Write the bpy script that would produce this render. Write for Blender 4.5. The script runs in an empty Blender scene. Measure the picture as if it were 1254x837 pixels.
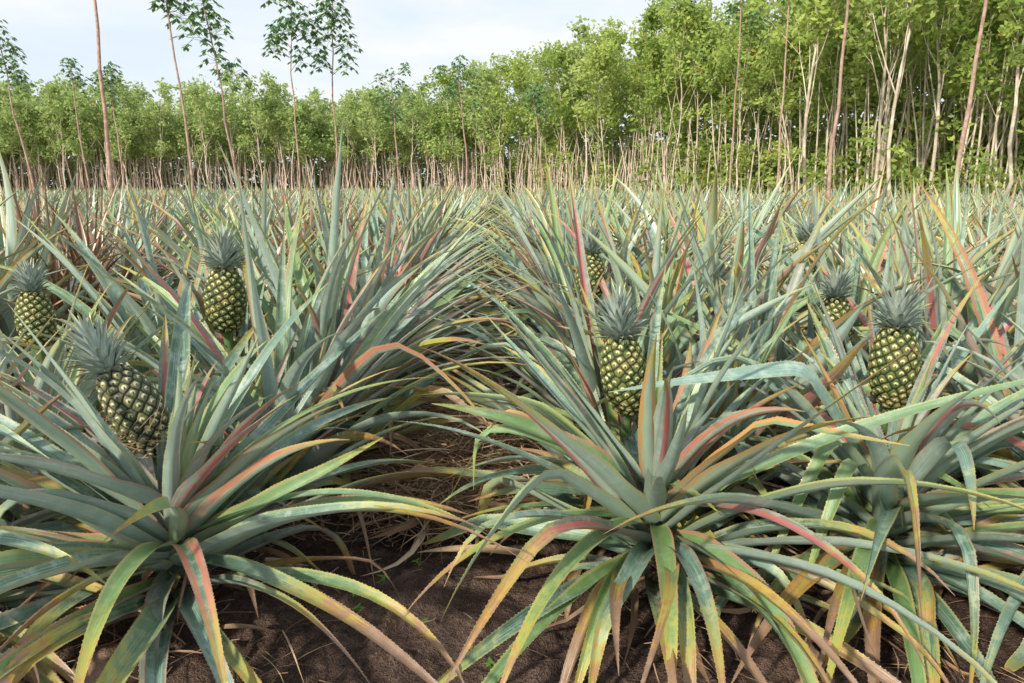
import bpy, math, random
import numpy as np
from mathutils import noise as mn, Vector

random.seed(5)
rng = np.random.default_rng(11)
scene = bpy.context.scene
COL = scene.collection
R = math.radians

# ------------------------------------------------------------------ node helpers
class NT:
    def __init__(s, name):
        s.m = bpy.data.materials.new(name); s.m.use_nodes = True
        s.t = s.m.node_tree; s.t.nodes.clear()
        s.out = s.n('ShaderNodeOutputMaterial')
    def n(s, typ, **kw):
        x = s.t.nodes.new(typ)
        for k, v in kw.items(): setattr(x, k, v)
        return x
    def put(s, sock, v):
        if isinstance(v, bpy.types.NodeSocket): s.t.links.new(v, sock)
        else:
            if hasattr(sock.default_value, '__len__') and len(sock.default_value) == 4 and len(v) == 3: v = (*v, 1)
            sock.default_value = v
    def math(s, op, a, b=0.0, c=0.0, clamp=False):
        x = s.n('ShaderNodeMath', operation=op); x.use_clamp = clamp
        s.put(x.inputs[0], a); s.put(x.inputs[1], b); s.put(x.inputs[2], c)
        return x.outputs[0]
    def mix(s, f, a, b, mode='MIX'):
        x = s.n('ShaderNodeMix', data_type='RGBA', blend_type=mode)
        s.put(x.inputs[0], f); s.put(x.inputs[6], a); s.put(x.inputs[7], b)
        return x.outputs[2]
    def step(s, v, lo, hi):
        x = s.n('ShaderNodeMapRange', interpolation_type='SMOOTHSTEP')
        s.put(x.inputs[0], v); s.put(x.inputs[1], lo); s.put(x.inputs[2], hi)
        return x.outputs[0]
    def attr(s, name):
        a = s.n('ShaderNodeAttribute', attribute_name=name)
        q = s.n('ShaderNodeSeparateXYZ'); s.t.links.new(a.outputs['Vector'], q.inputs[0])
        return q.outputs
    def xyz(s, a, b, c):
        q = s.n('ShaderNodeCombineXYZ'); s.put(q.inputs[0], a); s.put(q.inputs[1], b); s.put(q.inputs[2], c)
        return q.outputs[0]
    def noise(s, vec, scale, detail=3, rough=.55):
        x = s.n('ShaderNodeTexNoise'); s.put(x.inputs['Vector'], vec)
        x.inputs['Scale'].default_value = scale; x.inputs['Detail'].default_value = detail
        x.inputs['Roughness'].default_value = rough
        return x.outputs[0]
    def pos(s, kind='Object'):
        return s.n('ShaderNodeTexCoord').outputs[kind]
    def bump(s, h, strength, dist):
        x = s.n('ShaderNodeBump'); x.inputs['Strength'].default_value = strength
        x.inputs['Distance'].default_value = dist; s.put(x.inputs['Height'], h)
        return x.outputs[0]
    def finish(s, col, rough=.6, normal=None, spec=.5, trans=0.0, tcol=None):
        p = s.n('ShaderNodeBsdfPrincipled')
        s.put(p.inputs['Base Color'], col); s.put(p.inputs['Roughness'], rough)
        p.inputs['Specular IOR Level'].default_value = spec
        if normal is not None: s.put(p.inputs['Normal'], normal)
        last = p.outputs[0]
        if trans:
            t = s.n('ShaderNodeBsdfTranslucent'); s.put(t.inputs[0], tcol if tcol is not None else col)
            mx = s.n('ShaderNodeMixShader'); mx.inputs[0].default_value = trans
            s.t.links.new(last, mx.inputs[1]); s.t.links.new(t.outputs[0], mx.inputs[2]); last = mx.outputs[0]
        s.t.links.new(last, s.out.inputs[0])
        return s.m

def leaf_material(name, dark, light, pale, dry_bias=0.0, red=1.0, hero=False):
    s = NT(name)
    uv = s.attr('leafuv'); rn = s.attr('lrnd')
    u, t, age = uv[0], uv[1], uv[2]
    au = s.math('ABSOLUTE', u)
    st = s.noise(s.xyz(s.math('MULTIPLY', u, 2.4), s.math('MULTIPLY', t, 2.2), s.math('MULTIPLY', rn[0], 60)), 2.2, 3 if hero else 1, .7)
    if hero:
        fine = s.noise(s.xyz(s.math('MULTIPLY', u, 13), s.math('MULTIPLY', t, 1.6), s.math('MULTIPLY', rn[1], 40)), 2.0, 1)
        blot = s.noise(s.pos('Object'), 30, 3, .7)
    else: fine = st; blot = st
    f = s.math('ADD', s.math('MULTIPLY', rn[0], .85), s.math('MULTIPLY_ADD', st, 1.1, -.46), clamp=True)
    col = s.mix(f, dark, light)
    col = s.mix(s.math('MULTIPLY', s.step(blot, .44, .70), .45), col, pale)
    col = s.mix(s.math('MULTIPLY', s.step(fine, .47, .66), .42), col, pale)
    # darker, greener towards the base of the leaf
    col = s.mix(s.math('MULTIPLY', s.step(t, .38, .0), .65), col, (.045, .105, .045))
    # fresh green and yellow-green leaves
    col = s.mix(s.math('MULTIPLY', s.step(rn[2], .38, .95), .68), col, (.18, .31, .065))
    back = s.n('ShaderNodeNewGeometry').outputs['Backfacing']
    col = s.mix(s.math('MULTIPLY', back, .45), col, pale)
    mg = s.step(s.math('ADD', au, s.math('MULTIPLY', fine, .12)), .80, .96)
    mcol = s.mix(s.step(rn[1], .45, .6), (.48, .46, .16), (.50, .20, .16))
    col = s.mix(s.math('MULTIPLY', mg, s.math('MULTIPLY_ADD', rn[2], .5, .22)), col, mcol)
    # red / orange flush in irregular streaks
    rm = s.step(rn[1], .73, .88)
    band = s.step(s.math('ADD', s.math('ABSOLUTE', s.math('SUBTRACT', au, rn[2])), s.math('MULTIPLY', st, 1.2)), 1.05, .72)
    along = s.step(s.math('ADD', t, s.math('MULTIPLY', blot, .8)), .35, .85)
    redc = s.mix(s.step(s.math('ADD', rn[2], s.math('MULTIPLY', st, .6)), .75, 1.2), (.58, .15, .15), (.58, .35, .10))
    col = s.mix(s.math('MULTIPLY', s.math('MULTIPLY', rm, s.math('MULTIPLY', band, along)), .92 * red), col, redc)
    # ageing: yellow then straw brown from the tip
    ag = s.math('ADD', s.math('MULTIPLY', t, .85), s.math('ADD', s.math('MULTIPLY', age, .45), s.math('MULTIPLY', s.math('ADD', st, blot), .48)))
    ag = s.math('ADD', ag, s.math('MULTIPLY_ADD', rn[1], .18, dry_bias - .22))
    col = s.mix(s.math('MULTIPLY', s.step(ag, 1.02, 1.26), .75), col, (.44, .43, .07))
    col = s.mix(s.math('MULTIPLY', s.step(ag, 1.20, 1.32), .7), col, (.48, .20, .05))
    col = s.mix(s.step(ag, 1.28, 1.36), col, s.mix(blot, (.11, .055, .035), (.48, .32, .21)))
    nrm = s.bump(fine, .5, .002) if hero else None
    return s.finish(col, .33, nrm, .7, .14 if hero else 0)

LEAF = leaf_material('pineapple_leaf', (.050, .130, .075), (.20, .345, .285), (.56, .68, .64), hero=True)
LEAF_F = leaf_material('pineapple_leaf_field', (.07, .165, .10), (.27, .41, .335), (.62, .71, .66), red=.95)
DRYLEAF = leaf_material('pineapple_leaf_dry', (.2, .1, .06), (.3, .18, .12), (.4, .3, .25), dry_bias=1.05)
CROWN = leaf_material('fruit_crown_leaf', (.09, .165, .145), (.27, .37, .34), (.56, .64, .62), red=.3)

def litter_material():
    s = NT('dry_litter'); rn = s.attr('lrnd')
    c = s.mix(rn[0], (.19, .11, .065), (.50, .35, .22))
    c = s.mix(s.step(rn[1], .7, 1), c, (.62, .50, .36))
    return s.finish(c, .8, None, .2)
LITTER = litter_material()

def fruit_material(name, sk1, sk2, brown, cr1, cr2):
    s = NT(name); a = s.attr('leafuv'); rn = s.attr('lrnd')
    edge, f1, up = a[0], a[1], a[2]
    nz = s.noise(s.pos(), 150, 3, .7)
    big = s.noise(s.pos(), 16, 2)
    e = s.math('ADD', edge, s.math('MULTIPLY_ADD', nz, .4, -.2))
    skin = s.mix(rn[0], sk1, sk2)
    skin = s.mix(s.step(big, .50, .66), skin, brown)
    cream = s.mix(rn[1], cr1, cr2)
    fr = s.math('ADD', f1, s.math('MULTIPLY_ADD', nz, .5, -.25))
    c = s.mix(s.step(e, .14, .50), (.016, .022, .010), skin)
    spot = s.math('MULTIPLY', s.step(fr, .92, .58), s.step(s.math('ADD', nz, s.math('MULTIPLY', up, .22)), .34, .56))
    c = s.mix(s.math('MULTIPLY', spot, .95), c, cream)
    core = s.math('MULTIPLY', s.step(fr, .40, .18), s.step(s.math('ADD', up, nz), .75, .35))
    c = s.mix(core, c, s.mix(nz, (.06, .042, .028), (.28, .22, .17)))
    return s.finish(c, .6, s.bump(nz, .5, .003), .35)
FRUIT = fruit_material('pineapple_skin', (.06, .10, .028), (.15, .17, .042), (.20, .18, .055), (.78, .73, .46), (.60, .56, .24))
FRUIT_G = fruit_material('pineapple_skin_grey', (.07, .095, .045), (.15, .16, .075), (.19, .165, .10), (.78, .75, .58), (.60, .56, .34))

def bark_material(name, a, b, sc=3.0):
    s = NT(name); p = s.pos()
    n1 = s.noise(p, sc, 3, .65)
    c = s.mix(s.step(n1, .35, .65), a, b)
    oi = s.n('ShaderNodeObjectInfo').outputs['Random']
    c = s.mix(s.math('MULTIPLY', oi, .3), c, tuple(x * .55 for x in b))
    return s.finish(c, .85, None, .2)
BARK_TAN = bark_material('bark_tan', (.58, .44, .38), (.80, .67, .60))
BARK_RED = bark_material('bark_reddish', (.34, .21, .17), (.52, .37, .30), 6)
BARK_PALE = bark_material('bark_pale', (.42, .35, .28), (.74, .66, .54), 2.0)

def foliage_material(name, dark, mid, lite, trans=.3):
    s = NT(name); rn = s.attr('lrnd')
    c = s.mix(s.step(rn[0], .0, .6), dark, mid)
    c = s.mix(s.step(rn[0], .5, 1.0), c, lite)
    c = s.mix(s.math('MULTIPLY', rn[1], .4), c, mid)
    c = s.mix(s.step(rn[2], .985, .992), c, (.36, .13, .03))
    oi = s.n('ShaderNodeObjectInfo').outputs['Random']
    c = s.mix(s.math('MULTIPLY', oi, .4), c, lite)
    return s.finish(c, .6, None, .2, trans, lite)
FOL_FAR = foliage_material('foliage_rubber', (.16, .25, .085), (.33, .45, .15), (.50, .60, .25), .42)  # leaf colours lightened to stand in for haze over the far trees
FOL_NEAR = foliage_material('foliage_bright', (.085, .17, .04), (.27, .41, .095), (.54, .62, .19), .4)
FOL_SLIM = foliage_material('foliage_dark_rubber', (.05, .13, .065), (.11, .24, .11), (.24, .37, .14), .3)
FOL_WOOD = foliage_material('foliage_wood', (.08, .12, .045), (.29, .39, .14), (.46, .55, .22), .3)

def soil_material():
    s = NT('soil'); p = s.pos()
    n1 = s.noise(p, 2.2, 3, .6); n2 = s.noise(p, 38, 4, .7); n3 = s.noise(p, 210, 2, .6)
    c = s.mix(s.step(n1, .35, .68), (.088, .056, .046), (.155, .105, .086))
    c = s.mix(s.math('MULTIPLY', s.step(n2, .45, .68), .6), c, (.23, .163, .135))
    c = s.mix(s.math('MULTIPLY', s.step(n3, .58, .72), .5), c, (.34, .26, .22))
    c = s.mix(s.math('MULTIPLY', s.step(n3, .45, .3), .7), c, (.03, .019, .016))
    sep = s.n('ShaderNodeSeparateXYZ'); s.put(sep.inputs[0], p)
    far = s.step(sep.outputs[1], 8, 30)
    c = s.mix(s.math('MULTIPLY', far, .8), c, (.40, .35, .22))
    h = s.math('ADD', n2, s.math('MULTIPLY', n3, .5))
    return s.finish(c, .95, s.bump(h, 1.0, .03), .15)
SOIL = soil_material()
def stone_material():
    s = NT('clod'); n = s.noise(s.pos(), 30, 5, .7)
    return s.finish(s.mix(n, (.18, .11, .08), (.46, .33, .25)), .95, s.bump(n, .8, .02), .1)
STONE = stone_material()

# ------------------------------------------------------------------ mesh builder
class B:
    def __init__(s): s.V = []; s.Q = []; s.T = []; s.A = []; s.C = []; s.n = 0
    def add(s, V, Q=None, T=None, A=None, C=None):
        V = np.asarray(V, float).reshape(-1, 3); k = len(V)
        s.V.append(V)
        if Q is not None and len(Q): s.Q.append(np.asarray(Q, int).reshape(-1, 4) + s.n)
        if T is not None and len(T): s.T.append(np.asarray(T, int).reshape(-1, 3) + s.n)
        s.A.append(np.zeros((k, 3)) if A is None else np.asarray(A, float).reshape(-1, 3))
        C = np.zeros(3) if C is None else np.asarray(C, float)
        s.C.append(np.broadcast_to(C, (k, 3)) if C.ndim == 1 else C)
        s.n += k
    def arrays(s):
        V = np.concatenate(s.V); A = np.concatenate(s.A); C = np.concatenate(s.C)
        Q = np.concatenate(s.Q) if s.Q else np.zeros((0, 4), int)
        T = np.concatenate(s.T) if s.T else np.zeros((0, 3), int)
        return V, Q, T, A, C
    def mesh(s, name, mat, smooth=True):
        return np_mesh(name, *s.arrays(), mat, smooth)

def np_mesh(name, V, Q, T, A, C, mat, smooth=True):
    me = bpy.data.meshes.new(name)
    me.vertices.add(len(V)); me.vertices.foreach_set('co', V.astype(np.float32).ravel())
    nl = 4 * len(Q) + 3 * len(T)
    me.loops.add(nl)
    me.loops.foreach_set('vertex_index', np.concatenate([Q.ravel(), T.ravel()]).astype(np.int32))
    me.polygons.add(len(Q) + len(T))
    ls = np.concatenate([np.arange(len(Q)) * 4, 4 * len(Q) + np.arange(len(T)) * 3]).astype(np.int32)
    me.polygons.foreach_set('loop_start', ls)
    me.update(calc_edges=True)
    for nm, dat in (('leafuv', A), ('lrnd', C)):
        at = me.attributes.new(nm, 'FLOAT_VECTOR', 'POINT')
        at.data.foreach_set('vector', np.ascontiguousarray(dat, dtype=np.float32).ravel())
    me.polygons.foreach_set('use_smooth', np.full(len(Q) + len(T), smooth))
    me.materials.append(mat)
    me.update()
    return me

def obj(name, data, parent=None, loc=(0, 0, 0), rot=(0, 0, 0), sc=1.0):
    o = bpy.data.objects.new(name, data); COL.objects.link(o)
    o.location = loc; o.rotation_euler = rot
    o.scale = (sc, sc, sc) if not hasattr(sc, '__len__') else sc
    if parent: o.parent = parent
    return o
def tag(o, label, cat, group=None):
    o['label'] = label; o['category'] = cat
    if group: o['group'] = group

# ------------------------------------------------------------------ leaf
def sm(x): x = np.clip(x, 0, 1); return x * x * (3 - 2 * x)
CLEAR = []      # (p0, p1, radius): open space kept in front of the fruits
def blocked(P):
    for p0, p1, r in CLEAR:
        d = p1 - p0; q = np.clip(((P - p0) @ d) / (d @ d), 0, 1)
        if np.min(np.linalg.norm(P - p0 - q[:, None] * d, axis=1)) < r: return True
    return False

def leaf(b, base, az, el, L, W, bend, twist=0., azc=0., ns=14, teeth=False, age=0., rn=None, fold=.38,
         kink=None, p=1.5, across=(-1, -.5, 0, .5, 1), floor=.015, tw0=0., origin=None):
    """angles in degrees"""
    s = np.linspace(0, 1, ns + 1)
    e = el - bend * s ** p
    if kink: e = e - kink[1] * sm((s - kink[0]) / .09)
    e = np.radians(np.clip(e, -86, 89)); a = np.radians(az + azc * s)
    d = np.stack([np.cos(e) * np.cos(a), np.cos(e) * np.sin(a), np.sin(e)], 1)
    P = np.zeros((ns + 1, 3)); P[1:] = np.cumsum((d[:-1] + d[1:]) * .5 * L / ns, 0); P += np.asarray(base)
    if origin is not None and blocked(P + origin): return False
    if floor is not None:
        fl = floor + .02 * rng.random()
        P[:, 2] = np.where(P[:, 2] < fl, fl + (P[:, 2] - fl) * .02, P[:, 2])
    side = np.stack([-np.sin(a), np.cos(a), 0 * a], 1); nn = np.cross(d, side)
    th = np.radians(tw0 + twist * s)[:, None]
    sd = side * np.cos(th) + nn * np.sin(th); nv = -side * np.sin(th) + nn * np.cos(th)
    w = W * .5 * (.8 + .2 * sm(s / .25)) * np.clip(1 - s ** 1.8, 0, 1) ** .95
    w = np.maximum(w, .0006)
    c = np.array(across, float); m = len(c)
    fo = fold * (1 - .35 * s)
    w3 = w[:, None, None]
    wave = 1 + .14 * np.sin(s * 17 + rng.random() * 6)[:, None, None] * np.abs(c)[None, :, None]
    V = P[:, None, :] + sd[:, None, :] * (c[None, :, None] * w3) + nv[:, None, :] * (np.abs(c) ** 1.3)[None, :, None] * w3 * fo[:, None, None] * 2 * wave * .7
    i = np.arange(ns)[:, None] * m + np.arange(m - 1)[None, :]
    i = i.ravel(); Q = np.stack([i, i + m, i + m + 1, i + 1], 1)
    A = np.zeros((ns + 1, m, 3)); A[..., 0] = c[None, :]; A[..., 1] = s[:, None]; A[..., 2] = age
    rn = rng.random(3) if rn is None else np.asarray(rn)
    b.add(V, Q, None, A, rn)
    if teeth:
        nt = int(L / .011); ts = (np.arange(nt) + .5 + rng.uniform(-.25, .25, nt)) / nt * .93 + .03
        f = ts * ns; k = np.minimum(f.astype(int), ns - 1); fr = (f - k)[:, None]
        for ei, sg in ((0, -1), (m - 1, 1)):
            E = V[:, ei, :]; p0 = E[k] * (1 - fr) + E[k + 1] * fr
            dd = d[k]; out = sd[k] * sg * .8 + nv[k] * .45
            h = (.0028 * (1 - .5 * ts))[:, None]; hb = .0022
            tip = p0 + out * h + dd * h * .9
            TV = np.stack([p0 - dd * hb - out * .0005, p0 + dd * hb - out * .0005, tip], 1).reshape(-1, 3)
            AA = np.zeros((nt * 3, 3)); AA[:, 0] = sg; AA[:, 1] = np.repeat(ts, 3); AA[:, 2] = age
            b.add(TV, None, np.arange(nt * 3).reshape(-1, 3), AA, rn)
    return True

def rosette(b, kind, n=46, size=1.0, teeth=False, ns=14, across=(-1, -.5, 0, .5, 1), wide=1.0, avoid=None, origin=None, front=1.0):
    a0 = rng.uniform(0, 360)
    la, le = rng.uniform(0, 360), rng.uniform(4, 14)      # overall lean of the clump
    for i in range(n):
        k = i / (n - 1)
        g = rng.normal
        for attempt in range(6):
            az = a0 + i * 137.508 + rng.uniform(-22, 22) + attempt * 37
            azn = az % 360
            if kind == 'open':
                el = 8 + 72 * k ** 1.0 + g(0, 10); L = np.interp(k, [0, .3, .6, .8, 1], [.52, .68, .68, .52, .20])
                bend = 58 - 44 * k + g(0, 22); W = .046 + .011 * math.sin(k * math.pi) - (.014 if k > .85 else 0)
                z = .12 + .27 * k
                if 200 < azn < 340 and k < .5: L *= front; bend += 12
            else:
                el = 20 + 56 * k ** .75 + g(0, 9) - le * math.cos(math.radians(az - la)); L = .64 + .27 * math.sin(min(1, .2 + k) * math.pi * .62)
                bend = 60 - 42 * k + g(0, 18); W = .055 + .015 * math.sin(k * math.pi)
                z = .05 + .20 * k
            if kind == 'fruited':
                if k > .8: L *= .6
                if 195 < azn < 345:
                    el = min(el, 30 + rng.uniform(-8, 6)); L = min(L, .58); bend = max(bend, 50)
                elif k > .5: L = min(L, .78)
            if avoid and avoid[0] < azn < avoid[1] and k < .6: L *= .62
            L *= size * rng.uniform(.78, 1.18)
            r = .02 + .03 * (1 - k)
            ar = math.radians(az)
            kink = None
            if rng.random() < .20 and el < 55: kink = (rng.uniform(.4, .8), rng.uniform(20, 75))
            age = max(0, 1.0 - k * 1.6) + rng.uniform(-.2, .2)
            if leaf(b, (r * math.cos(ar), r * math.sin(ar), z * size), az, el, L, W * size * wide * rng.uniform(.7, 1.25), max(2, bend),
                    twist=g(0, 40), azc=g(0, 22), ns=ns, teeth=teeth, age=age, kink=kink, across=across,
                    fold=rng.uniform(.45, .9), p=rng.uniform(1.1, 2.6), rn=rng.random(3), origin=origin): break
    if ns > 8:
        for i in range(4):
            az = rng.uniform(0, 360); ar = math.radians(az)
            leaf(b, (.04 * math.cos(ar), .04 * math.sin(ar), .07), az, rng.uniform(-5, 25), rng.uniform(.25, .42), .028, 90, twist=g(0, 80),
                 azc=g(0, 30), ns=ns, age=2.3, across=across, fold=.6)

# ------------------------------------------------------------------ tubes
def tube(b, pts, rad, k=7, C=None):
    pts = np.asarray(pts, float); n = len(pts); rad = np.broadcast_to(rad, (n,))
    t = np.gradient(pts, axis=0); t /= np.linalg.norm(t, axis=1)[:, None] + 1e-9
    up = np.array([0, 0, 1.]) if abs(t[0, 2]) < .9 else np.array([1., 0, 0])
    x = np.cross(t, up); x /= np.linalg.norm(x, axis=1)[:, None] + 1e-9; y = np.cross(t, x)
    an = np.arange(k) / k * 2 * math.pi
    V = pts[:, None] + rad[:, None, None] * (x[:, None] * np.cos(an)[None, :, None] + y[:, None] * np.sin(an)[None, :, None])
    q = []
    for i in range(n - 1):
        for j in range(k):
            q.append((i * k + j, i * k + (j + 1) % k, (i + 1) * k + (j + 1) % k, (i + 1) * k + j))
    b.add(V, q, None, None, C)

# ------------------------------------------------------------------ fruit
FH = .215
def fruit_mesh(Rr=.066, H=FH, seed=0, neye=150, mat=None):
    r2 = np.random.default_rng(seed)
    def prof(v): return Rr * np.clip(np.sin(np.pi * (.07 + .85 * v)), 0, 1) ** .5 * (1.0 - .08 * v)
    i = np.arange(neye); sv = (i + .5) / neye + r2.normal(0, .002, neye); sa = i * 2.399963 + r2.normal(0, .05, neye)
    sr = prof(sv); S = np.stack([sr * np.cos(sa), sr * np.sin(sa), sv * H], 1)
    nu, nv = 150, 122
    v = np.linspace(0, 1, nv); a = np.arange(nu) / nu * 2 * np.pi
    VV, AA = np.meshgrid(v, a, indexing='ij'); rr = prof(VV)
    P = np.stack([rr * np.cos(AA), rr * np.sin(AA), VV * H], -1).reshape(-1, 3)
    D = np.linalg.norm(P[:, None] - S[None], axis=2)
    o = np.argsort(D, axis=1)[:, :2]; ar = np.arange(len(P))
    F1 = D[ar, o[:, 0]]; F2 = D[ar, o[:, 1]]; cell = .0126 * .62
    edge = (F2 - F1) / (cell * 1.3); f1 = F1 / cell
    hgt = .0040 * sm(edge / .8) + .0012 * sm((.5 - f1) / .4) + r2.normal(0, .0003, len(P))
    N = np.stack([np.cos(AA), np.sin(AA), 0 * AA + (VV - .5) * .8], -1).reshape(-1, 3); N /= np.linalg.norm(N, axis=1)[:, None]
    Pd = P + N * hgt[:, None]
    up = (P[:, 2] - S[o[:, 0], 2]) / cell
    rnd = r2.random((neye, 3))[o[:, 0]]
    q = []
    for x in range(nv - 1):
        for y in range(nu): q.append((x * nu + y, x * nu + (y + 1) % nu, (x + 1) * nu + (y + 1) % nu, (x + 1) * nu + y))
    b = B(); b.add(Pd, q, None, np.stack([edge, f1, up], 1), rnd)
    for row, z in ((0, 0.), (nv - 1, H)):
        ring = Pd[row * nu:(row + 1) * nu]; c = ring.mean(0)
        VV2 = np.vstack([ring, c]); T = [(j, (j + 1) % nu, nu) if row else ((j + 1) % nu, j, nu) for j in range(nu)]
        b.add(VV2, None, T, np.tile([0, 1, 0], (nu + 1, 1)), (.5, .5, .5))
    for k in range(neye):
        n = np.array([math.cos(sa[k]), math.sin(sa[k]), .0]); t = np.array([-n[1], n[0], 0]); c = S[k] + n * .0036 + np.array([0, 0, -.005])
        tip = c + n * .0055 + np.array([0, 0, .009])
        b.add([c - t * .0030, c + t * .0030, tip, c + n * .0030 + np.array([0, 0, .003])], None, [(0, 1, 3), (0, 3, 2), (3, 1, 2)],
              np.tile([.9, .1, -1.0], (4, 1)), (.5, .5, .5))
    return b.mesh('pineapple_fruit', mat or FRUIT)

def crown_mesh(seed=0, size=1.0):
    b = B(); n = 84
    for i in range(n):
        k = i / (n - 1); az = i * 137.5 + rng.uniform(-8, 8)
        el = 18 + 66 * k ** .85 + rng.uniform(-7, 7); L = (.035 + .066 * math.sin(min(1, .1 + k * .8) * math.pi * .62)) * size * rng.uniform(.8, 1.15)
        ar = math.radians(az); r = .024 * (1 - k) + .004
        leaf(b, (r * math.cos(ar), r * math.sin(ar), .045 * k * size), az, el, L, .0180 * size, (36 if k < .5 else 18), ns=6, across=(-1, 0, 1),
             teeth=False, age=.15, rn=(rng.random(), rng.random() * .45, rng.random() * .5), floor=None, fold=.5, p=2.2)
    return b.mesh('fruit_crown', CROWN)

def stalk_mesh(p0, p1):
    b = B(); p0 = np.array(p0, float); p1 = np.array(p1, float)
    tube(b, [p0 + (p1 - p0) * t for t in (0, .3, .6, .85, 1.)], np.array([.014, .013, .013, .016, .02]), 8, (.6, .3, .8))
    for i in range(12):
        t = .45 + .55 * i / 11; az = i * 137.5; ar = math.radians(az)
        leaf(b, p0 + (p1 - p0) * t + np.array([.012 * math.cos(ar), .012 * math.sin(ar), 0]), az, 55, .07 + .05 * (1 - t), .016, 30, ns=5, across=(-1, 0, 1), floor=None,
             rn=(.5, .97, .2 + .1 * rng.random()))
    return b.mesh('fruit_stalk', LEAF)

FR = [fruit_mesh(seed=1, mat=FRUIT_G), fruit_mesh(seed=2), fruit_mesh(seed=3)]
CR = [crown_mesh(s, z) for s, z in ((1, 1.1), (2, 1.12), (3, 1.0))]

# ------------------------------------------------------------------ near, individually built plants
G = 'pineapple plants growing in the field rows'
def add_plant(x, y, kind, size=1., extras=(), n=46, teeth=True, label=None, avoid=None, wide=1., front=1., skirt=None):
    b = B(); org = np.array([x, y, 0.])
    rosette(b, kind, n, size, teeth, avoid=avoid, origin=org, wide=wide, front=front)
    if skirt:       # low drooping outer leaves with burnt tips
        for i in range(skirt[2]):
            az = skirt[0] + (skirt[1] - skirt[0]) * (i + rng.random()) / skirt[2]; ar = R(az)
            leaf(b, (.04 * math.cos(ar), .04 * math.sin(ar), rng.uniform(.12, .24)), az, rng.uniform(5, 32), rng.uniform(.5, .8), rng.uniform(.042, .056),
                 rng.uniform(50, 88), twist=rng.normal(0, 35), azc=rng.normal(0, 18), ns=18, teeth=True, age=rng.uniform(.3, 1.0), fold=.6,
                 p=rng.uniform(1, 1.8), origin=org, kink=(rng.uniform(.4, .7), rng.uniform(15, 50)) if rng.random() < .4 else None)
    for e in extras: leaf(b, **e)
    mesh = b.mesh('leaf_rosette', LEAF)
    o = obj('pineapple_plant', mesh, None, (x, y, 0))
    tag(o, label or 'spiky blue-green pineapple plant growing in a dense field row', 'pineapple plant', G)
    return o

def add_fruited(x, y, fruit_c, lean, size=1., fv=0, fs=1.0, n=42, teeth=True, label='', cs=1.0, slim=1.0, straw=False):
    e = obj('pineapple_plant', None, None, (x, y, 0)); e.empty_display_size = .2
    tag(e, label, 'pineapple plant', G)
    b = B(); rosette(b, 'fruited', n, size, teeth, origin=np.array([x, y, 0.]), wide=.82)
    obj('leaf_rosette', b.mesh('leaf_rosette', LEAF), e)
    H = FH * fs
    ax = np.array([math.sin(R(lean[0])), math.sin(R(lean[1])), 0.]); ax[2] = math.sqrt(max(.01, 1 - ax[0]**2 - ax[1]**2))
    c = np.array(fruit_c) - np.array([x, y, 0.]); bot = c - ax * H / 2
    q = Vector(ax).to_track_quat('Z', 'Y')
    f = obj('pineapple_fruit', FR[fv], e, bot); f.rotation_euler = q.to_euler(); f.scale = (fs * slim, fs * slim, fs)
    cr = obj('fruit_crown', CR[fv], f, (0, 0, FH - .010)); cr.scale = (cs, cs, cs); cr.rotation_euler = (0, 0, fv * 1.3)
    obj('fruit_stalk', stalk_mesh((0, 0, .2), bot + ax * .004), e)
    if straw:      # dry straw strands draped round the fruit
        b = B()
        for i in range(60):
            a = rng.uniform(0, 6.28); tt = rng.uniform(.04, .6); rr = .0735
            n_ = 7; da = rng.uniform(.5, 1.6) * rng.choice([-1, 1]); dz = rng.uniform(-.06, .06)
            P = [(rr * math.cos(a + da * j / n_) * (1 + .02 * rng.random()), rr * math.sin(a + da * j / n_), max(.0, tt * FH + dz * j / n_)) for j in range(n_ + 1)]
            tube(b, P, .0008, 3, rng.random(3))
        obj('straw_strands', b.mesh('straw_strands', LITTER), f)
    return e

FC = [((-.925, 1.68, .56), .9), ((.315, 1.93, .585), .8), ((1.07, 1.93, .61), .8), ((-.985, 2.42, .72), 1.3)]
for c, ln in FC:
    c = np.array(c); d = np.array([0, 0, 1.12]) - c; d /= np.linalg.norm(d)
    for dz in (-.08, -.03, .04, .13): CLEAR.append((c + [0, 0, dz] + d * .02, c + [0, 0, dz] + d * ln, .055 if dz < .1 else .04))
for c, ln in [((.33, 2.97, .82), 1.1), ((1.2, 2.6, .74), .8), ((-1.62, 2.38, .76), .6)]:
    c = np.array(c); d = np.array([0, 0, 1.12]) - c; d /= np.linalg.norm(d); CLEAR.append((c + d * .02, c + d * ln, .035))
CLEAR.append((np.array([-.95, 1.42, .05]), np.array([-.6, .9, .45]), .05))      # open spot round the big clod

D = dict
add_plant(.36, 1.66, 'open', 1.0, n=74, avoid=(195, 215), front=1.2, skirt=(232, 345, 14), label='open pineapple rosette with drooping yellow-striped leaves on bare soil', extras=[
    D(base=(.03, -.02, .32), az=-14, el=33, L=1.0, W=.046, bend=20, teeth=True, rn=(.75, .3, .75), ns=22, tw0=25, fold=.3),
    D(base=(-.03, 0, .34), az=172, el=34, L=.74, W=.048, bend=14, kink=(.50, 84), teeth=True, rn=(.6, .86, .9), ns=24, age=.15),
    D(base=(0, -.04, .28), az=-97, el=14, L=.56, W=.052, bend=95, teeth=True, rn=(.3, .55, .9), ns=18, age=.5),
    D(base=(.02, -.03, .32), az=-52, el=26, L=.70, W=.052, bend=88, teeth=True, rn=(.3, .95, .3), ns=18, age=.3),
    D(base=(-.02, -.03, .28), az=-125, el=24, L=.76, W=.050, bend=88, teeth=True, rn=(.3, .4, .9), ns=18, age=.55),
    D(base=(-.02, -.03, .28), az=-150, el=24, L=.70, W=.046, bend=70, teeth=True, rn=(.3, .4, .9), ns=18, age=.65),
])
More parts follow.
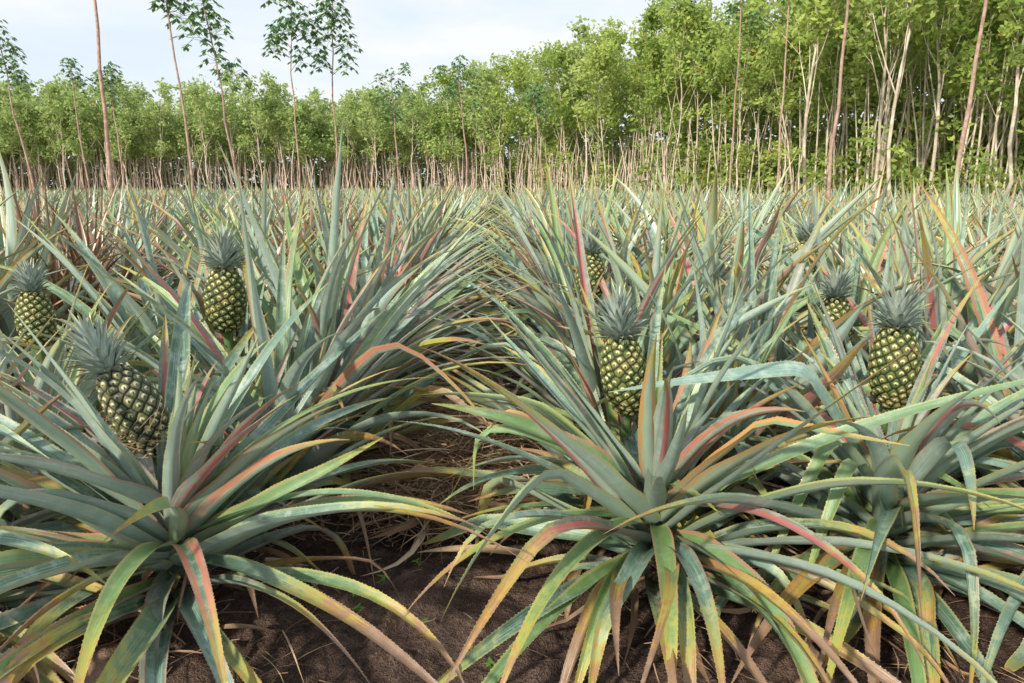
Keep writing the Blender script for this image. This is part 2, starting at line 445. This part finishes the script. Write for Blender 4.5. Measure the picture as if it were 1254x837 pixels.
add_plant(.97, 1.70, 'open', 1.0, n=76, front=1.3, skirt=(195, 345, 18), label='open pineapple rosette with a folded silvery leaf', extras=[
    D(base=(-.02, -.02, .33), az=182, el=55, L=.90, W=.062, bend=4, kink=(.42, 58), teeth=True, rn=(1.0, .1, .1), ns=28, fold=.15, azc=6, tw0=-42),
    D(base=(-.02, -.02, .30), az=205, el=50, L=.75, W=.050, bend=20, kink=(.35, 100), teeth=True, rn=(.6, .3, .95), ns=24, age=.3),
    D(base=(-.02, -.04, .30), az=215, el=45, L=.6, W=.050, bend=20, kink=(.4, 95), teeth=True, rn=(.5, .3, .9), ns=24, age=.2),
    D(base=(-.02, -.04, .26), az=235, el=24, L=.8, W=.050, bend=75, teeth=True, rn=(.5, .3, .9), ns=24, age=.5),
    D(base=(.03, -.01, .30), az=-25, el=30, L=.75, W=.045, bend=50, teeth=True, rn=(.5, .95, .3), ns=20),
])
add_plant(-.81, 1.56, 'open', 1.03, n=80, front=1.3, skirt=(190, 300, 16), label='large splayed pineapple rosette with dry yellow leaf tips', extras=[
    D(base=(.03, 0, .34), az=18, el=44, L=.70, W=.048, bend=48, teeth=True, rn=(.5, .5, .97), ns=20, age=.2),
    D(base=(.03, -.02, .24), az=-34, el=12, L=.92, W=.054, bend=40, teeth=True, rn=(.7, .3, .4), ns=22, age=1.1),
    D(base=(.03, 0, .28), az=-12, el=30, L=.80, W=.045, bend=60, teeth=True, rn=(.7, .3, .7), ns=20, age=.4),
    D(base=(.03, -.04, .28), az=-58, el=28, L=.66, W=.052, bend=80, teeth=True, rn=(.3, .88, .6), ns=20, age=.2),
    D(base=(.02, -.04, .28), az=-82, el=28, L=.62, W=.054, bend=88, teeth=True, rn=(.4, .5, .97), ns=20, age=.5),
])
add_plant(-1.40, 1.50, 'open', .94, n=70, front=1.3, skirt=(200, 350, 14), label='spiky pineapple rosette beside bare soil')
add_plant(1.56, 1.70, 'open', 1.0, n=70, front=1.35, skirt=(190, 330, 16), label='spiky pineapple rosette beside bare soil')
add_fruited(-.84, 1.88, FC[0][0], (-26, -4), .85, 0, 1.08, label='fruiting pineapple plant, leaning pineapple wrapped in dry straw', cs=.98, slim=.90, straw=True)
add_fruited(.33, 2.05, FC[1][0], (-8, -2), 1.0, 1, 1.02, label='fruiting pineapple plant with one ripening upright pineapple', slim=.96)
add_fruited(1.08, 2.05, FC[2][0], (-4, -2), 1.0, 2, 1.05, label='fruiting pineapple plant with one ripening upright pineapple', cs=1.1, slim=.93)
add_fruited(-1.0, 2.52, FC[3][0], (3, -2), 1.0, 1, 1.02, label='fruiting pineapple plant, pineapple held above its leaves')
add_fruited(-1.63, 2.42, (-1.62, 2.38, .66), (0, 0), .95, 2, .88, label='fruiting pineapple plant, pineapple half hidden by leaves')
add_fruited(.36, 3.06, (.33, 2.97, .73), (-3, -2), 1.0, 1, .92, label='fruiting pineapple plant, small pineapple among upright leaves')
add_fruited(1.2, 2.68, (1.2, 2.6, .60), (-3, -2), .95, 2, .95, label='fruiting pineapple plant, small pineapple among upright leaves')
add_fruited(1.5, 3.66, (1.48, 3.6, .74), (-3, -2), 1.0, 1, .9, label='fruiting pineapple plant, small pineapple among upright leaves')

AL = [D(base=(.03, 0, .2), az=5, el=48, L=.95, W=.048, bend=58, ns=18, teeth=True),
      D(base=(.03, .02, .2), az=22, el=58, L=1.05, W=.054, bend=40, ns=18, teeth=True),
      D(base=(.03, 0, .2), az=35, el=50, L=1.05, W=.054, bend=34, ns=18, teeth=True),
      D(base=(.03, 0, .2), az=15, el=46, L=1.0, W=.050, bend=34, ns=18, teeth=True),
      D(base=(.03, 0, .2), az=10, el=58, L=1.1, W=.052, bend=42, ns=18, teeth=True),
      D(base=(.03, 0, .2), az=45, el=48, L=1.1, W=.052, bend=30, ns=18, teeth=True),
      D(base=(.03, 0, .2), az=-6, el=62, L=1.0, W=.050, bend=50, ns=18, teeth=True)]
AR = [D(base=(-.03, 0, .2), az=178, el=48, L=.85, W=.046, bend=55, ns=18, teeth=True),
      D(base=(-.03, .02, .2), az=160, el=58, L=1.0, W=.050, bend=48, ns=18, teeth=True),
      D(base=(-.03, .02, .2), az=170, el=54, L=.95, W=.050, bend=50, ns=18, teeth=True)]
def vary(ex): return [dict(e, az=e['az'] + rng.uniform(-10, 10), el=e['el'] + rng.uniform(-8, 8), L=e['L'] * rng.uniform(.9, 1.1), rn=rng.random(3) * [1, 1, .8]) for e in ex]
manual = [(-.74, 2.16, AL), (-.70, 2.54, AL), (-.74, 2.95, AL), (-1.46, 1.98, ()), (-1.38, 2.8, ()), (-1.3, 3.1, ()), (.32, 2.42, AR), (.55, 2.70, AR), (.85, 2.38, ()), (.9, 3.0, ()),
          (1.62, 2.15, ()), (1.65, 2.65, ()), (1.5, 3.1, ()), (.62, 2.12, ()), (1.28, 2.36, ()),
          (-.76, 3.33, AL), (-.72, 3.72, AL), (-.76, 4.1, AL), (.34, 3.42, AR), (.38, 3.80, AR), (.36, 4.18, AR)]
for i, (x, y, ex) in enumerate(manual):
    add_plant(x, y, 'tall', rng.uniform(.95, 1.06) if x not in (.62, 1.28, -1.46) else .8, n=44, extras=vary(ex), wide=.92)

# ------------------------------------------------------------------ field rows
SH = []
for i in range(10):
    b = B(); rosette(b, 'tall', 38, 1.0, i < 5, ns=10, across=(-1, -.5, 0, .5, 1) if i < 5 else (-1, 0, 1)); SH.append(b.mesh('leaf_rosette', LEAF_F))
b = B(); rosette(b, 'tall', 90, .95, False, ns=12, across=(-1, 0, 1), wide=.5); DRY = b.mesh('dry_rosette', DRYLEAF)

def edge_depth(u):
    return float(np.interp(u, [-.95, -.3, -.12, 0, .08, .15, .22, .40, .55, .72, .95], [66, 72, 71, 63, 57, 52, 47, 38, 32, 28, 24]))
auto = []
for kbed in range(-32, 26):
    for rx in (.36, .94):
        x0 = rx + 1.75 * kbed
        y = 1.75 + rng.uniform(0, .3)
        if kbed in (0, -1): y = 3.40 + rng.uniform(0, .15)
        if (kbed == 0 and rx == .36) or (kbed == -1 and rx == .94): y = 4.5
        while y < 74:
            x = x0 + rng.normal(0, .06)
            if abs(x) < .78 * y + 1.2 and y < edge_depth(x / y) - 2.5: auto.append((x, y))
            y += .41 + rng.uniform(-.07, .07) + (0 if y < 20 else .5)
auto = [a for a in auto if not (abs(a[0]) > .80 * a[1] + .6 and a[1] < 3)]
auto.sort(key=lambda p: math.hypot(*p))
NIND = 262
for i, (x, y) in enumerate(auto[:NIND]):
    if min(math.hypot(x + 2.6, y - 4.2), math.hypot(x + 1.25, y - 4.9), math.hypot(x + 3.3, y - 4.7)) < .32:
        o = obj('pineapple_plant', DRY, None, (x, y, 0), (0, 0, rng.uniform(0, 6.28)), 1.08)
        tag(o, 'withered brown pineapple plant with dried curling leaves', 'pineapple plant', G); continue
    aisle = abs(x + .23) < .8
    o = obj('pineapple_plant', SH[rng.integers(0, 5) if y < 5 else 5 + i % 5], None, (x, y, 0), (rng.normal(0, .10), rng.normal(0, .10) + (.12 if aisle and x < -.2 else -.10 if aisle else 0), rng.uniform(0, 6.28)),
            rng.uniform(.95, 1.08) if aisle else rng.uniform(.84, 1.14) if y < 5 else rng.uniform(.76, 1.06))
    tag(o, 'spiky blue-green pineapple plant growing in a dense field row', 'pineapple plant', G)

def tile(templates, pts, smin, smax):
    VV, QQ, AA, CC = [], [], [], []; n = 0
    for i, (x, y) in enumerate(pts):
        V, Q, T, A, C = templates[i % len(templates)]
        a = rng.uniform(0, 6.28); s = rng.uniform(smin, smax); ca, sa = math.cos(a) * s, math.sin(a) * s
        W = np.empty_like(V); W[:, 0] = V[:, 0] * ca - V[:, 1] * sa + x; W[:, 1] = V[:, 0] * sa + V[:, 1] * ca + y; W[:, 2] = V[:, 2] * s
        VV.append(W); QQ.append(Q + n); AA.append(A); CC.append((C + rng.random(3) * .3) % 1.0); n += len(V)
    return np.concatenate(VV), np.concatenate(QQ), np.concatenate(AA), np.concatenate(CC)
rest = auto[NIND:]
midp = [p for p in rest if p[1] < 20]; farp = [p for p in rest if p[1] >= 20]
t1, t2 = [], []
for i in range(6):
    b = B(); rosette(b, 'tall', 22, 1.0, False, ns=4, across=(-1, 0, 1), wide=1.25); t1.append(b.arrays())
    b = B(); rosette(b, 'tall', 11, 1.0, False, ns=2, across=(-1, 1), wide=1.9); t2.append(b.arrays())
P1 = tile(t1, midp, .72, 1.02); P2 = tile(t2, farp, .66, .94)
V = np.concatenate([P1[0], P2[0]]); Q = np.concatenate([P1[1], P2[1] + len(P1[0])])
me = np_mesh('pineapple_field', V, Q, np.zeros((0, 3), int), np.concatenate([P1[2], P2[2]]), np.concatenate([P1[3], P2[3]]), LEAF_F)
o = obj('pineapple_field', me); o['kind'] = 'stuff'
tag(o, 'distant rows of pineapple plants stretching to the trees', 'pineapple field')
print('field', len(midp), len(farp), len(Q))

# ------------------------------------------------------------------ ground
def gh(x, y):
    if abs(x) > 9 or y > 14 or y < -3: return 0.
    f = mn.noise(Vector((x * 1.3, y * 1.3, 0))) * .03 + mn.noise(Vector((x * 7, y * 7, 3))) * .024
    c = mn.noise(Vector((x * 17, y * 17, 9))); f += max(0, c) * .032
    c = mn.noise(Vector((x * 42, y * 42, 9))); f += abs(c) * .014
    return f - .018
def axis(lo, hi, fine_lo, fine_hi, step, ncoarse):
    a = np.arange(fine_lo, fine_hi, step)
    l = fine_lo - np.geomspace(step, fine_lo - lo, ncoarse)[::-1]; h = fine_hi + np.geomspace(step, hi - fine_hi, ncoarse)
    return np.concatenate([l, a, h])
xs = axis(-900, 900, -1.9, 2.1, .0095, 70); ys = axis(-60, 1500, 1.15, 3.2, .0095, 70)
X, Y = np.meshgrid(xs, ys)
Z = np.array([gh(a, c) for a, c in zip(X.ravel(), Y.ravel())])
nx, ny = len(xs), len(ys)
i = (np.arange(ny - 1)[:, None] * nx + np.arange(nx - 1)[None]).ravel()
b = B(); b.add(np.stack([X.ravel(), Y.ravel(), Z], 1), np.stack([i, i + 1, i + nx + 1, i + nx], 1))
o = obj('ground', b.mesh('ground', SOIL)); o['kind'] = 'structure'
o['label'] = 'dark reddish-brown crumbly soil of the field'; o['category'] = 'ground'

# litter
b = B()
def strip(x, y, z, az, L, W, lift=8, fl=True):
    leaf(b, (x, y, z), az, rng.uniform(-2, lift), L, W, rng.uniform(0, 40), twist=rng.normal(0, 90), azc=rng.normal(0, 50), ns=6, across=(-1, 0, 1) if W > .006 else (-1, 1), fold=.5)
for k in range(240):
    rx = random.choice([-1.4, -.8, .36, .95, 1.6]); x = rx + rng.normal(0, .16); y = rng.uniform(1.5, 4.2)
    strip(x, y, .02 + rng.random() * .05, rng.uniform(0, 360), rng.uniform(.12, .36), rng.uniform(.010, .026))
for k in range(1000):
    rx = random.choice([-1.4, -.8, -.8, .36, .95, .95, 1.6]); x = rx + rng.normal(0, .22); y = rng.uniform(1.25, 3.6)
    strip(x, y, .02 + rng.random() * .03, rng.uniform(0, 360), rng.uniform(.05, .22), rng.uniform(.0015, .005))
for k in range(3800):
    x = rng.normal(-.20, .16); y = 2.08 + abs(rng.normal(0, .7)); r = abs(x + .2)
    strip(x, y, .02 + rng.random() * max(.02, .22 - .45 * r) * min(1, (y - 1.95) * 3), rng.uniform(0, 360), rng.uniform(.08, .28), rng.uniform(.0018, .007), 25)
for k in range(34):
    strip(rng.normal(-.2, .2), 2.1 + abs(rng.normal(0, .5)), .05, rng.uniform(0, 360), rng.uniform(.2, .45), rng.uniform(.02, .035), 15)
leaf(b, (.14, 2.00, .07), 184, 4, .46, .055, 14, twist=25, azc=-14, ns=16, rn=(.9, .4, .5), fold=.4)
leaf(b, (.05, 1.88, .05), 160, 2, .34, .035, 12, twist=-60, azc=20, ns=14, rn=(.6, .8, .5), fold=.5)
for k in range(320):
    strip(rng.uniform(-1.4, 1.6), rng.uniform(1.1, 3), .022, rng.uniform(0, 360), rng.uniform(.02, .09), rng.uniform(.0012, .003))
o = obj('dry_litter', b.mesh('dry_litter', LITTER)); o['kind'] = 'stuff'
tag(o, 'dry brown straw and dead leaves scattered on the soil', 'plant litter')

# clods
def clod_mesh(seed, r):
    import bmesh
    bm = bmesh.new(); bmesh.ops.create_icosphere(bm, subdivisions=4, radius=r)
    for v in bm.verts:
        n = mn.noise(v.co * (2.0 / r * .5) + Vector((seed, 0, 0))) * .32 + mn.noise(v.co * (3.5 / r) + Vector((0, seed, 0))) * .10
        v.co *= 1 + n; v.co.z *= .72
    me = bpy.data.meshes.new('soil_clod'); bm.to_mesh(me); bm.free(); me.materials.append(STONE)
    for p in me.polygons: p.use_smooth = True
    return me
cl = [clod_mesh(s * 7.3, .05) for s in range(3)]
for x, y, s in [(-.93, 1.44, 1.5), (.70, 1.50, .6), (1.25, 1.48, .6), (.86, 1.42, .35)]:
    o = obj('soil_clod', cl[int(s * 10) % 3], None, (x, y, .012), (0, 0, x * 5), s)
    tag(o, 'rounded brown clod of soil lying by a pineapple plant', 'clod', 'soil clods')

# seedlings
def weed_mesh():
    b = B()
    for i in range(7):
        leaf(b, (0, 0, .01), i * 137, 50 - i * 4, .030, .014, 60, ns=4, across=(-1, 0, 1), rn=(.6, .1, .99), fold=.2)
    return b.mesh('weed', WEED)
s_ = NT('weed_green'); WEED = s_.finish(s_.mix(s_.noise(s_.pos(), 40), (.09, .22, .03), (.18, .34, .06)), .5, None, .4, .2)
wm = weed_mesh()
for x, y, s in [(-.42, 1.72, 1.2), (-.36, 1.80, .8), (-.40, 1.66, .7), (-.15, 1.95, .7), (-.05, 1.44, .7), (-.02, 1.47, .5), (.02, 1.62, .4), (-.28, 1.9, .6), (-.22, 1.62, .4)]:
    o = obj('weed_seedling', wm, None, (x, y, .008), (0, 0, x * 30), s)
    tag(o, 'tiny bright green weed seedling sprouting from soil', 'weed', 'weed seedlings')

# ------------------------------------------------------------------ trees
def diamonds(b, P, L, W, C, droop=.5):
    n = len(P); a = rng.normal(0, 1, (n, 3)); a[:, 2] = a[:, 2] * .6 - droop; a /= np.linalg.norm(a, axis=1)[:, None]
    r = rng.normal(0, 1, (n, 3)); r[:, 2] *= .5; bb = np.cross(a, r); bb /= np.linalg.norm(bb, axis=1)[:, None]
    L = (L * rng.uniform(.6, 1.4, n))[:, None] * .5; W = L * (W)
    V = np.stack([P - a * L, P + bb * W, P + a * L, P - bb * W], 1).reshape(-1, 3)
    b.add(V, np.arange(n * 4).reshape(-1, 4), None, None, np.repeat(C, 4, 0))

def clumps(b, centres, rad, per, L, flat=.7, W=.48):
    for c in centres:
        n = int(per * rng.uniform(.5, 1.4)); r = rad * rng.uniform(.5, 1.35)
        d = rng.normal(0, 1, (n, 3)); d /= np.linalg.norm(d, axis=1)[:, None]
        P = np.asarray(c) + d * (r * rng.random((n, 1)) ** .6) * [1, 1, flat]
        t = rng.random() * .8
        C = np.stack([np.clip(t + rng.normal(0, .14, n), 0, 1), rng.random(n), rng.random(n)], 1)
        diamonds(b, P, L, W, C)

def gen_tree(H, r0, bare, nl, spread, per, L, cr, elr=(48, 72), mat=(BARK_TAN, FOL_FAR), top=.86, low=0):
    tb, cb = B(), B()
    n = 9; zz = np.linspace(0, H * top, n); wob = np.cumsum(rng.normal(0, H * .010, (n, 2)), 0); wob[0] = 0
    tp = np.column_stack([wob, zz]); tr = r0 * (1 - .8 * np.linspace(0, 1, n) ** 1.1); tr[0] *= 1.25
    tube(tb, tp, tr, 7)
    cen = [tp[-1] + [0, 0, H * .03], tp[-1] + [0, 0, H * .09]]
    for i in range(nl):
        z = H * (bare + (top - bare) * (i + .3) / nl); az = R(i * 137.5 + rng.uniform(-25, 25)); el = R(rng.uniform(*elr))
        st = np.array([np.interp(z, zz, tp[:, 0]), np.interp(z, zz, tp[:, 1]), z])
        ln = min((H - z) * .95, H * .42) * spread * rng.uniform(.6, 1.3); ln = max(ln, H * .06)
        k = 5; pts = [st]
        for j in range(k):
            e2 = el + R(8) * j * .5 + rng.normal(0, .06); a2 = az + rng.normal(0, .1)
            pts.append(pts[-1] + np.array([math.cos(e2) * math.cos(a2), math.cos(e2) * math.sin(a2), math.sin(e2)]) * ln / k)
        rr = np.interp(z, zz, tr) * .55
        tube(tb, pts, np.linspace(rr, rr * .22, k + 1), 4)
        cen += [pts[3], pts[4], pts[5]]
        for q in range(2):
            a3 = az + rng.uniform(-1.2, 1.2); e3 = el - R(rng.uniform(0, 25)); s2 = pts[2 + q]; l2 = ln * .5
            e = s2 + np.array([math.cos(e3) * math.cos(a3), math.cos(e3) * math.sin(a3), math.sin(e3)]) * l2
            tube(tb, [s2, (s2 + e) / 2 + [0, 0, .05], e], np.array([rr * .4, rr * .28, rr * .12]), 3); cen += [e, (s2 + e) / 2]
    for q in range(low):
        a3 = rng.uniform(0, 6.28); z = H * rng.uniform(.08, bare); cen.append(np.array([math.cos(a3) * .6, math.sin(a3) * .6, z]))
    clumps(cb, cen, cr, per, L)
    return tb.mesh('trunk', mat[0]), cb.mesh('crown', mat[1], False)

def put_tree(tm, cm, x, y, s, rz, label, group, tilt=(0, 0), cat='tree'):
    e = obj('rubber_tree', None, None, (x, y, 0), (tilt[0], tilt[1], rz), s); tag(e, label, cat, group)
    obj('trunk', tm, e); obj('crown', cm, e)

far = [gen_tree(rng.uniform(8.8, 12.6), .072, rng.uniform(.24, .38), 10, .70, 16, .40, .85) for _ in range(10)]
near = [gen_tree(rng.uniform(10.5, 13.8), .058, rng.uniform(.20, .40), 11, .70, 26, .32, .82, (48, 80), (BARK_PALE, FOL_NEAR), low=4) for _ in range(8)]
count = 0
for j in range(6):
    u = -.92
    while u < .95:
        d = edge_depth(u); right = u > .10
        if u > 0 and j > 3: u += .02; continue
        y = d + j * (2.4 if not right else 2.6) + rng.normal(0, .7); x = u * y + rng.normal(0, .35)
        if count < 272:
            g = float(np.clip((u + .14) / .34, 0, 1))
            if rng.random() < g:
                put_tree(*near[rng.integers(0, 8)], x, y, rng.uniform(.74, .98) + .12 * g, rng.uniform(0, 6.28), 'tall rubber tree with pale trunk and bright green foliage', 'rubber trees along the field edge', (rng.normal(0, .03), rng.normal(0, .03)))
            else:
                put_tree(*far[rng.integers(0, 10)], x, y, rng.uniform(.80, 1.02) + .10 * g, rng.uniform(0, 6.28), 'slender rubber tree with bare tan trunk and leafy top', 'rubber trees along the field edge', (rng.normal(0, .04), rng.normal(0, .04)))
            count += 1
        u += (2.2 if not right else 3.2) / d * rng.uniform(.5, 1.5) * (1 if not right else .75)
print('trees', count)

bigm = [gen_tree(13.0, .088, .28, 10, 1.0, 36, .30, .85, (64, 84), (BARK_PALE, FOL_NEAR), top=.85, low=2) for _ in range(3)]
for i, (px, y) in enumerate([(1092, 27), (1143, 30), (1222, 26), (985, 33), (1060, 32), (1290, 24)]):
    x = (px - 627) / 870 * .985 * y
    put_tree(*bigm[i % 3], x, y, rng.uniform(.92, 1.08), i * 1.7, 'large forked tree with whitish trunk and airy crown', 'large pale-trunked trees', (rng.normal(0, .03), rng.normal(0, .03)))

# slim young rubber trees with umbrella tufts
def slim_tree(H, r0, tuft_from, nt, side, lean=0.):
    tb, cb = B(), B(); n = 10; zz = np.linspace(0, H, n); w = np.cumsum(rng.normal(0, .035, (n, 2)), 0); w[0] = 0
    tp = np.column_stack([w[:, 0] + lean * (zz / H) ** 1.1, w[:, 1], zz]); tube(tb, tp, np.linspace(r0, r0 * .35, n), 9)
    for i in range(nt):
        z = tuft_from + (H - tuft_from) * min(1, max(0, i / max(1, nt - 1) + rng.normal(0, .04))); c = np.array([np.interp(z, zz, tp[:, 0]), np.interp(z, zz, tp[:, 1]), z])
        if i < nt - 1:
            az = i * 2.2 + rng.uniform(-.8, .8); ln = side * rng.uniform(.2, 1.3); e = c + np.array([math.cos(az) * ln, math.sin(az) * ln, ln * rng.uniform(.3, .8)])
            tube(tb, [c, (c + e) / 2 - [0, 0, .03], e], np.array([r0 * .3, r0 * .24, r0 * .15]), 5); c = e
        m = int(rng.integers(15, 24)); sz = rng.uniform(.75, 1.2)
        for k in range(m):
            a = k * 2.4 + rng.uniform(-.3, .3); el = R(70 - 90 * k / m + rng.uniform(-8, 8)); pl = (.20 + .18 * rng.random()) * sz
            p = c + np.array([math.cos(el) * math.cos(a), math.cos(el) * math.sin(a), math.sin(el) - .1 * (k / m)]) * pl + [0, 0, -.25 * k / m]
            tube(cb, [c + [0, 0, -.25 * k / m], p], np.array([.006, .004]), 3, (.5, .5, .2))
            t = rng.random() * .9
            for q in (-1, 0, 1):
                aa = a + q * .75 + rng.uniform(-.2, .2); dr = np.array([math.cos(aa) * .75, math.sin(aa) * .75, -.35 - .45 * rng.random()]); dr /= np.linalg.norm(dr)
                sd = np.cross(dr, [0, 0, 1.]); sd /= np.linalg.norm(sd); l = .21 * rng.uniform(.7, 1.2)
                cb.add([p, p + dr * l * .55 + sd * .05, p + dr * l, p + dr * l * .55 - sd * .05], [(0, 1, 2, 3)], None, None, (t, rng.random(), rng.random() * .98))
    return tb.mesh('trunk', BARK_RED), cb.mesh('crown', FOL_SLIM, False)
def put_slim(px, y, H, r0, tf, nt, side, lean):
    x = (px - 627) / 870 * .985 * y; tm, cm = slim_tree(H, r0, tf, nt, side, lean)
    e = obj('young_rubber_tree', None, None, (x, y, 0)); tag(e, 'slim young rubber tree, thin reddish trunk topped by leaf tufts', 'tree', 'slim young rubber trees')
    obj('trunk', tm, e); obj('crown', cm, e)
for a in [(137, 17, 8.2, .055, 7.2, 4, .5, .25), (237, 17, 5.9, .038, 4.9, 5, .35, -.25), (303, 19, 6.1, .034, 3.9, 8, .4, -.55),
          (369, 22, 6.5, .032, 4.4, 9, .6, .15), (410, 23, 6.6, .036, 4.4, 9, .6, .2), (50, 25, 6.2, .04, 4.4, 7, .4, -.6), (112, 32, 6.2, .045, 5.2, 4, .4, 0),
          (158, 33, 6.2, .045, 5.1, 5, .4, 0), (492, 38, 6.6, .05, 4.4, 10, .8, -.2), (575, 36, 6.6, .055, 4.4, 10, .9, -.5), (664, 31, 5.0, .05, 4.0, 5, .4, -.4),
          (1016, 17, 8.6, .046, 7.2, 5, .6, -.1), (1168, 17, 8.8, .058, 7.2, 5, .6, .05), (950, 24, 9.0, .04, 6.8, 7, .6, 0), (893, 26, 9.0, .038, 6.5, 7, .6, -.2)]:
    put_slim(*a)

# wood behind: one mass
b = B(); cen = []
for u in rng.uniform(-1.0, 1.0, 5600):
    d = edge_depth(u); deep = rng.uniform(10, 20) if u < .07 else rng.uniform(9, 16)
    y = d + deep; zmax = 10.8 + 2.0 * float(np.clip((u + .14) / .3, 0, 1)) + 1.4 * mn.noise(Vector((u * 26, 0, 0))); z = zmax * rng.random() ** .6 * rng.uniform(.7, 1.0)
    cen.append((u * y, y, z))
for u in rng.uniform(-1.0, 1.0, 3400):
    y = edge_depth(u) + rng.uniform(14, 22); cen.append((u * y, y, 4.5 * rng.random() ** 1.3))
clumps(b, cen, 1.3, 17, .52, .8)
V, Q, T, A, C = b.arrays(); C = C.copy(); C[:, 0] *= np.clip((V[:, 2] + .5) / 5, .0, 1)  # lower leaves coloured darker: painted shade of the wood's interior
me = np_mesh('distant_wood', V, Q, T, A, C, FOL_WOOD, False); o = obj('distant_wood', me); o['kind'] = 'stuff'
tag(o, 'dense green wood massed behind the plantation trees', 'wood')
b = B()
for k in range(820):
    u = rng.uniform(-.98, .22); y = edge_depth(u) + rng.uniform(.5, 9); x = u * y; h = rng.uniform(3.4, 5.4)
    ln = rng.normal(0, .5)
    tube(b, [(x, y, 0), (x + ln * .4 + rng.normal(0, .12), y, h * .5), (x + ln, y, h)], np.array([.056, .044, .016]) * rng.uniform(.5, 1.25), 4)
o = obj('distant_trunks', b.mesh('distant_trunks', BARK_TAN)); o['kind'] = 'stuff'
tag(o, 'crowded thin tan trunks inside the rubber plantation', 'tree trunks')
b = B()
for k in range(190):
    u = rng.uniform(.16, .98); y = edge_depth(u) + rng.uniform(.5, 7); x = u * y; h = rng.uniform(5, 8); ln = rng.normal(0, .7)
    tube(b, [(x, y, 0), (x + ln * .4 + rng.normal(0, .12), y, h * .5), (x + ln, y, h)], np.array([.052, .042, .025]) * rng.uniform(.6, 1.2), 5)
o = obj('understorey_trunks', b.mesh('understorey_trunks', BARK_PALE)); o['kind'] = 'stuff'
tag(o, 'crowded slender pale trunks inside the tall wood', 'tree trunks')

# undergrowth below trees on the near side
b = B(); cen = []
for k in range(560):
    u = rng.uniform(.0, .98); y = edge_depth(u) + rng.uniform(2.0, 10); cen.append((u * y, y, rng.uniform(.2, 6.5) * rng.random() ** .4))
clumps(b, cen, .9, 32, .31)
o = obj('undergrowth', b.mesh('undergrowth', FOL_NEAR, False)); o['kind'] = 'stuff'
tag(o, 'leafy green undergrowth beneath the plantation trees', 'undergrowth')

# ------------------------------------------------------------------ light
SE, SA = 30, 217
sd = Vector((math.sin(R(SA)) * math.cos(R(SE)), math.cos(R(SA)) * math.cos(R(SE)), math.sin(R(SE))))
L = bpy.data.lights.new('sun', 'SUN'); L.energy = 5.0; L.angle = R(2.5); L.color = (1, .90, .72)
lo = bpy.data.objects.new('sun', L); COL.objects.link(lo); lo.rotation_euler = sd.to_track_quat('Z', 'Y').to_euler(); lo.location = (-20, -20, 30)
w = bpy.data.worlds.new('World'); scene.world = w; w.use_nodes = True
nt = w.node_tree; nt.nodes.clear(); N = nt.nodes.new
out = N('ShaderNodeOutputWorld'); bg = N('ShaderNodeBackground'); sky = N('ShaderNodeTexSky'); sky.sky_type = 'NISHITA'
sky.sun_disc = False; sky.sun_elevation = R(SE); sky.sun_rotation = R(SA); sky.dust_density = 1.0
tc = N('ShaderNodeTexCoord'); mp = N('ShaderNodeMapping'); mp.inputs['Scale'].default_value = (1, 1, 3.5)
nz = N('ShaderNodeTexNoise'); nz.inputs['Scale'].default_value = 2.6; nz.inputs['Detail'].default_value = 6; nz.inputs['Roughness'].default_value = .55
mr = N('ShaderNodeMapRange'); mr.interpolation_type = 'SMOOTHSTEP'; mr.inputs[1].default_value = .38; mr.inputs[2].default_value = .66; mr.inputs[3].default_value = 0; mr.inputs[4].default_value = 1
# thin high haze (pale blue) with whiter cloud on top of the physical sky
hz = N('ShaderNodeMix'); hz.data_type = 'RGBA'; hz.inputs[0].default_value = .86; hz.inputs[7].default_value = (5.95, 6.6, 7.3, 1)
mx = N('ShaderNodeMix'); mx.data_type = 'RGBA'; mx.inputs[7].default_value = (6.9, 7.05, 7.2, 1)
k = nt.links.new
k(tc.outputs['Generated'], mp.inputs[0]); k(mp.outputs[0], nz.inputs['Vector']); k(nz.outputs[0], mr.inputs[0]); k(mr.outputs[0], mx.inputs[0])
k(sky.outputs[0], hz.inputs[6]); k(hz.outputs[2], mx.inputs[6]); k(mx.outputs[2], bg.inputs[0]); bg.inputs[1].default_value = .145; k(bg.outputs[0], out.inputs[0])

# ------------------------------------------------------------------ camera
cam = bpy.data.cameras.new('camera'); cam.lens = 25; cam.sensor_width = 36; cam.clip_end = 4000; cam.clip_start = .05
co = bpy.data.objects.new('camera', cam); COL.objects.link(co); co.location = (0, 0, 1.1); co.rotation_euler = (R(90 - 12.3), 0, 0)
scene.camera = co
scene.view_settings.view_transform = 'Standard'; scene.view_settings.look = 'None'; scene.view_settings.exposure = 0
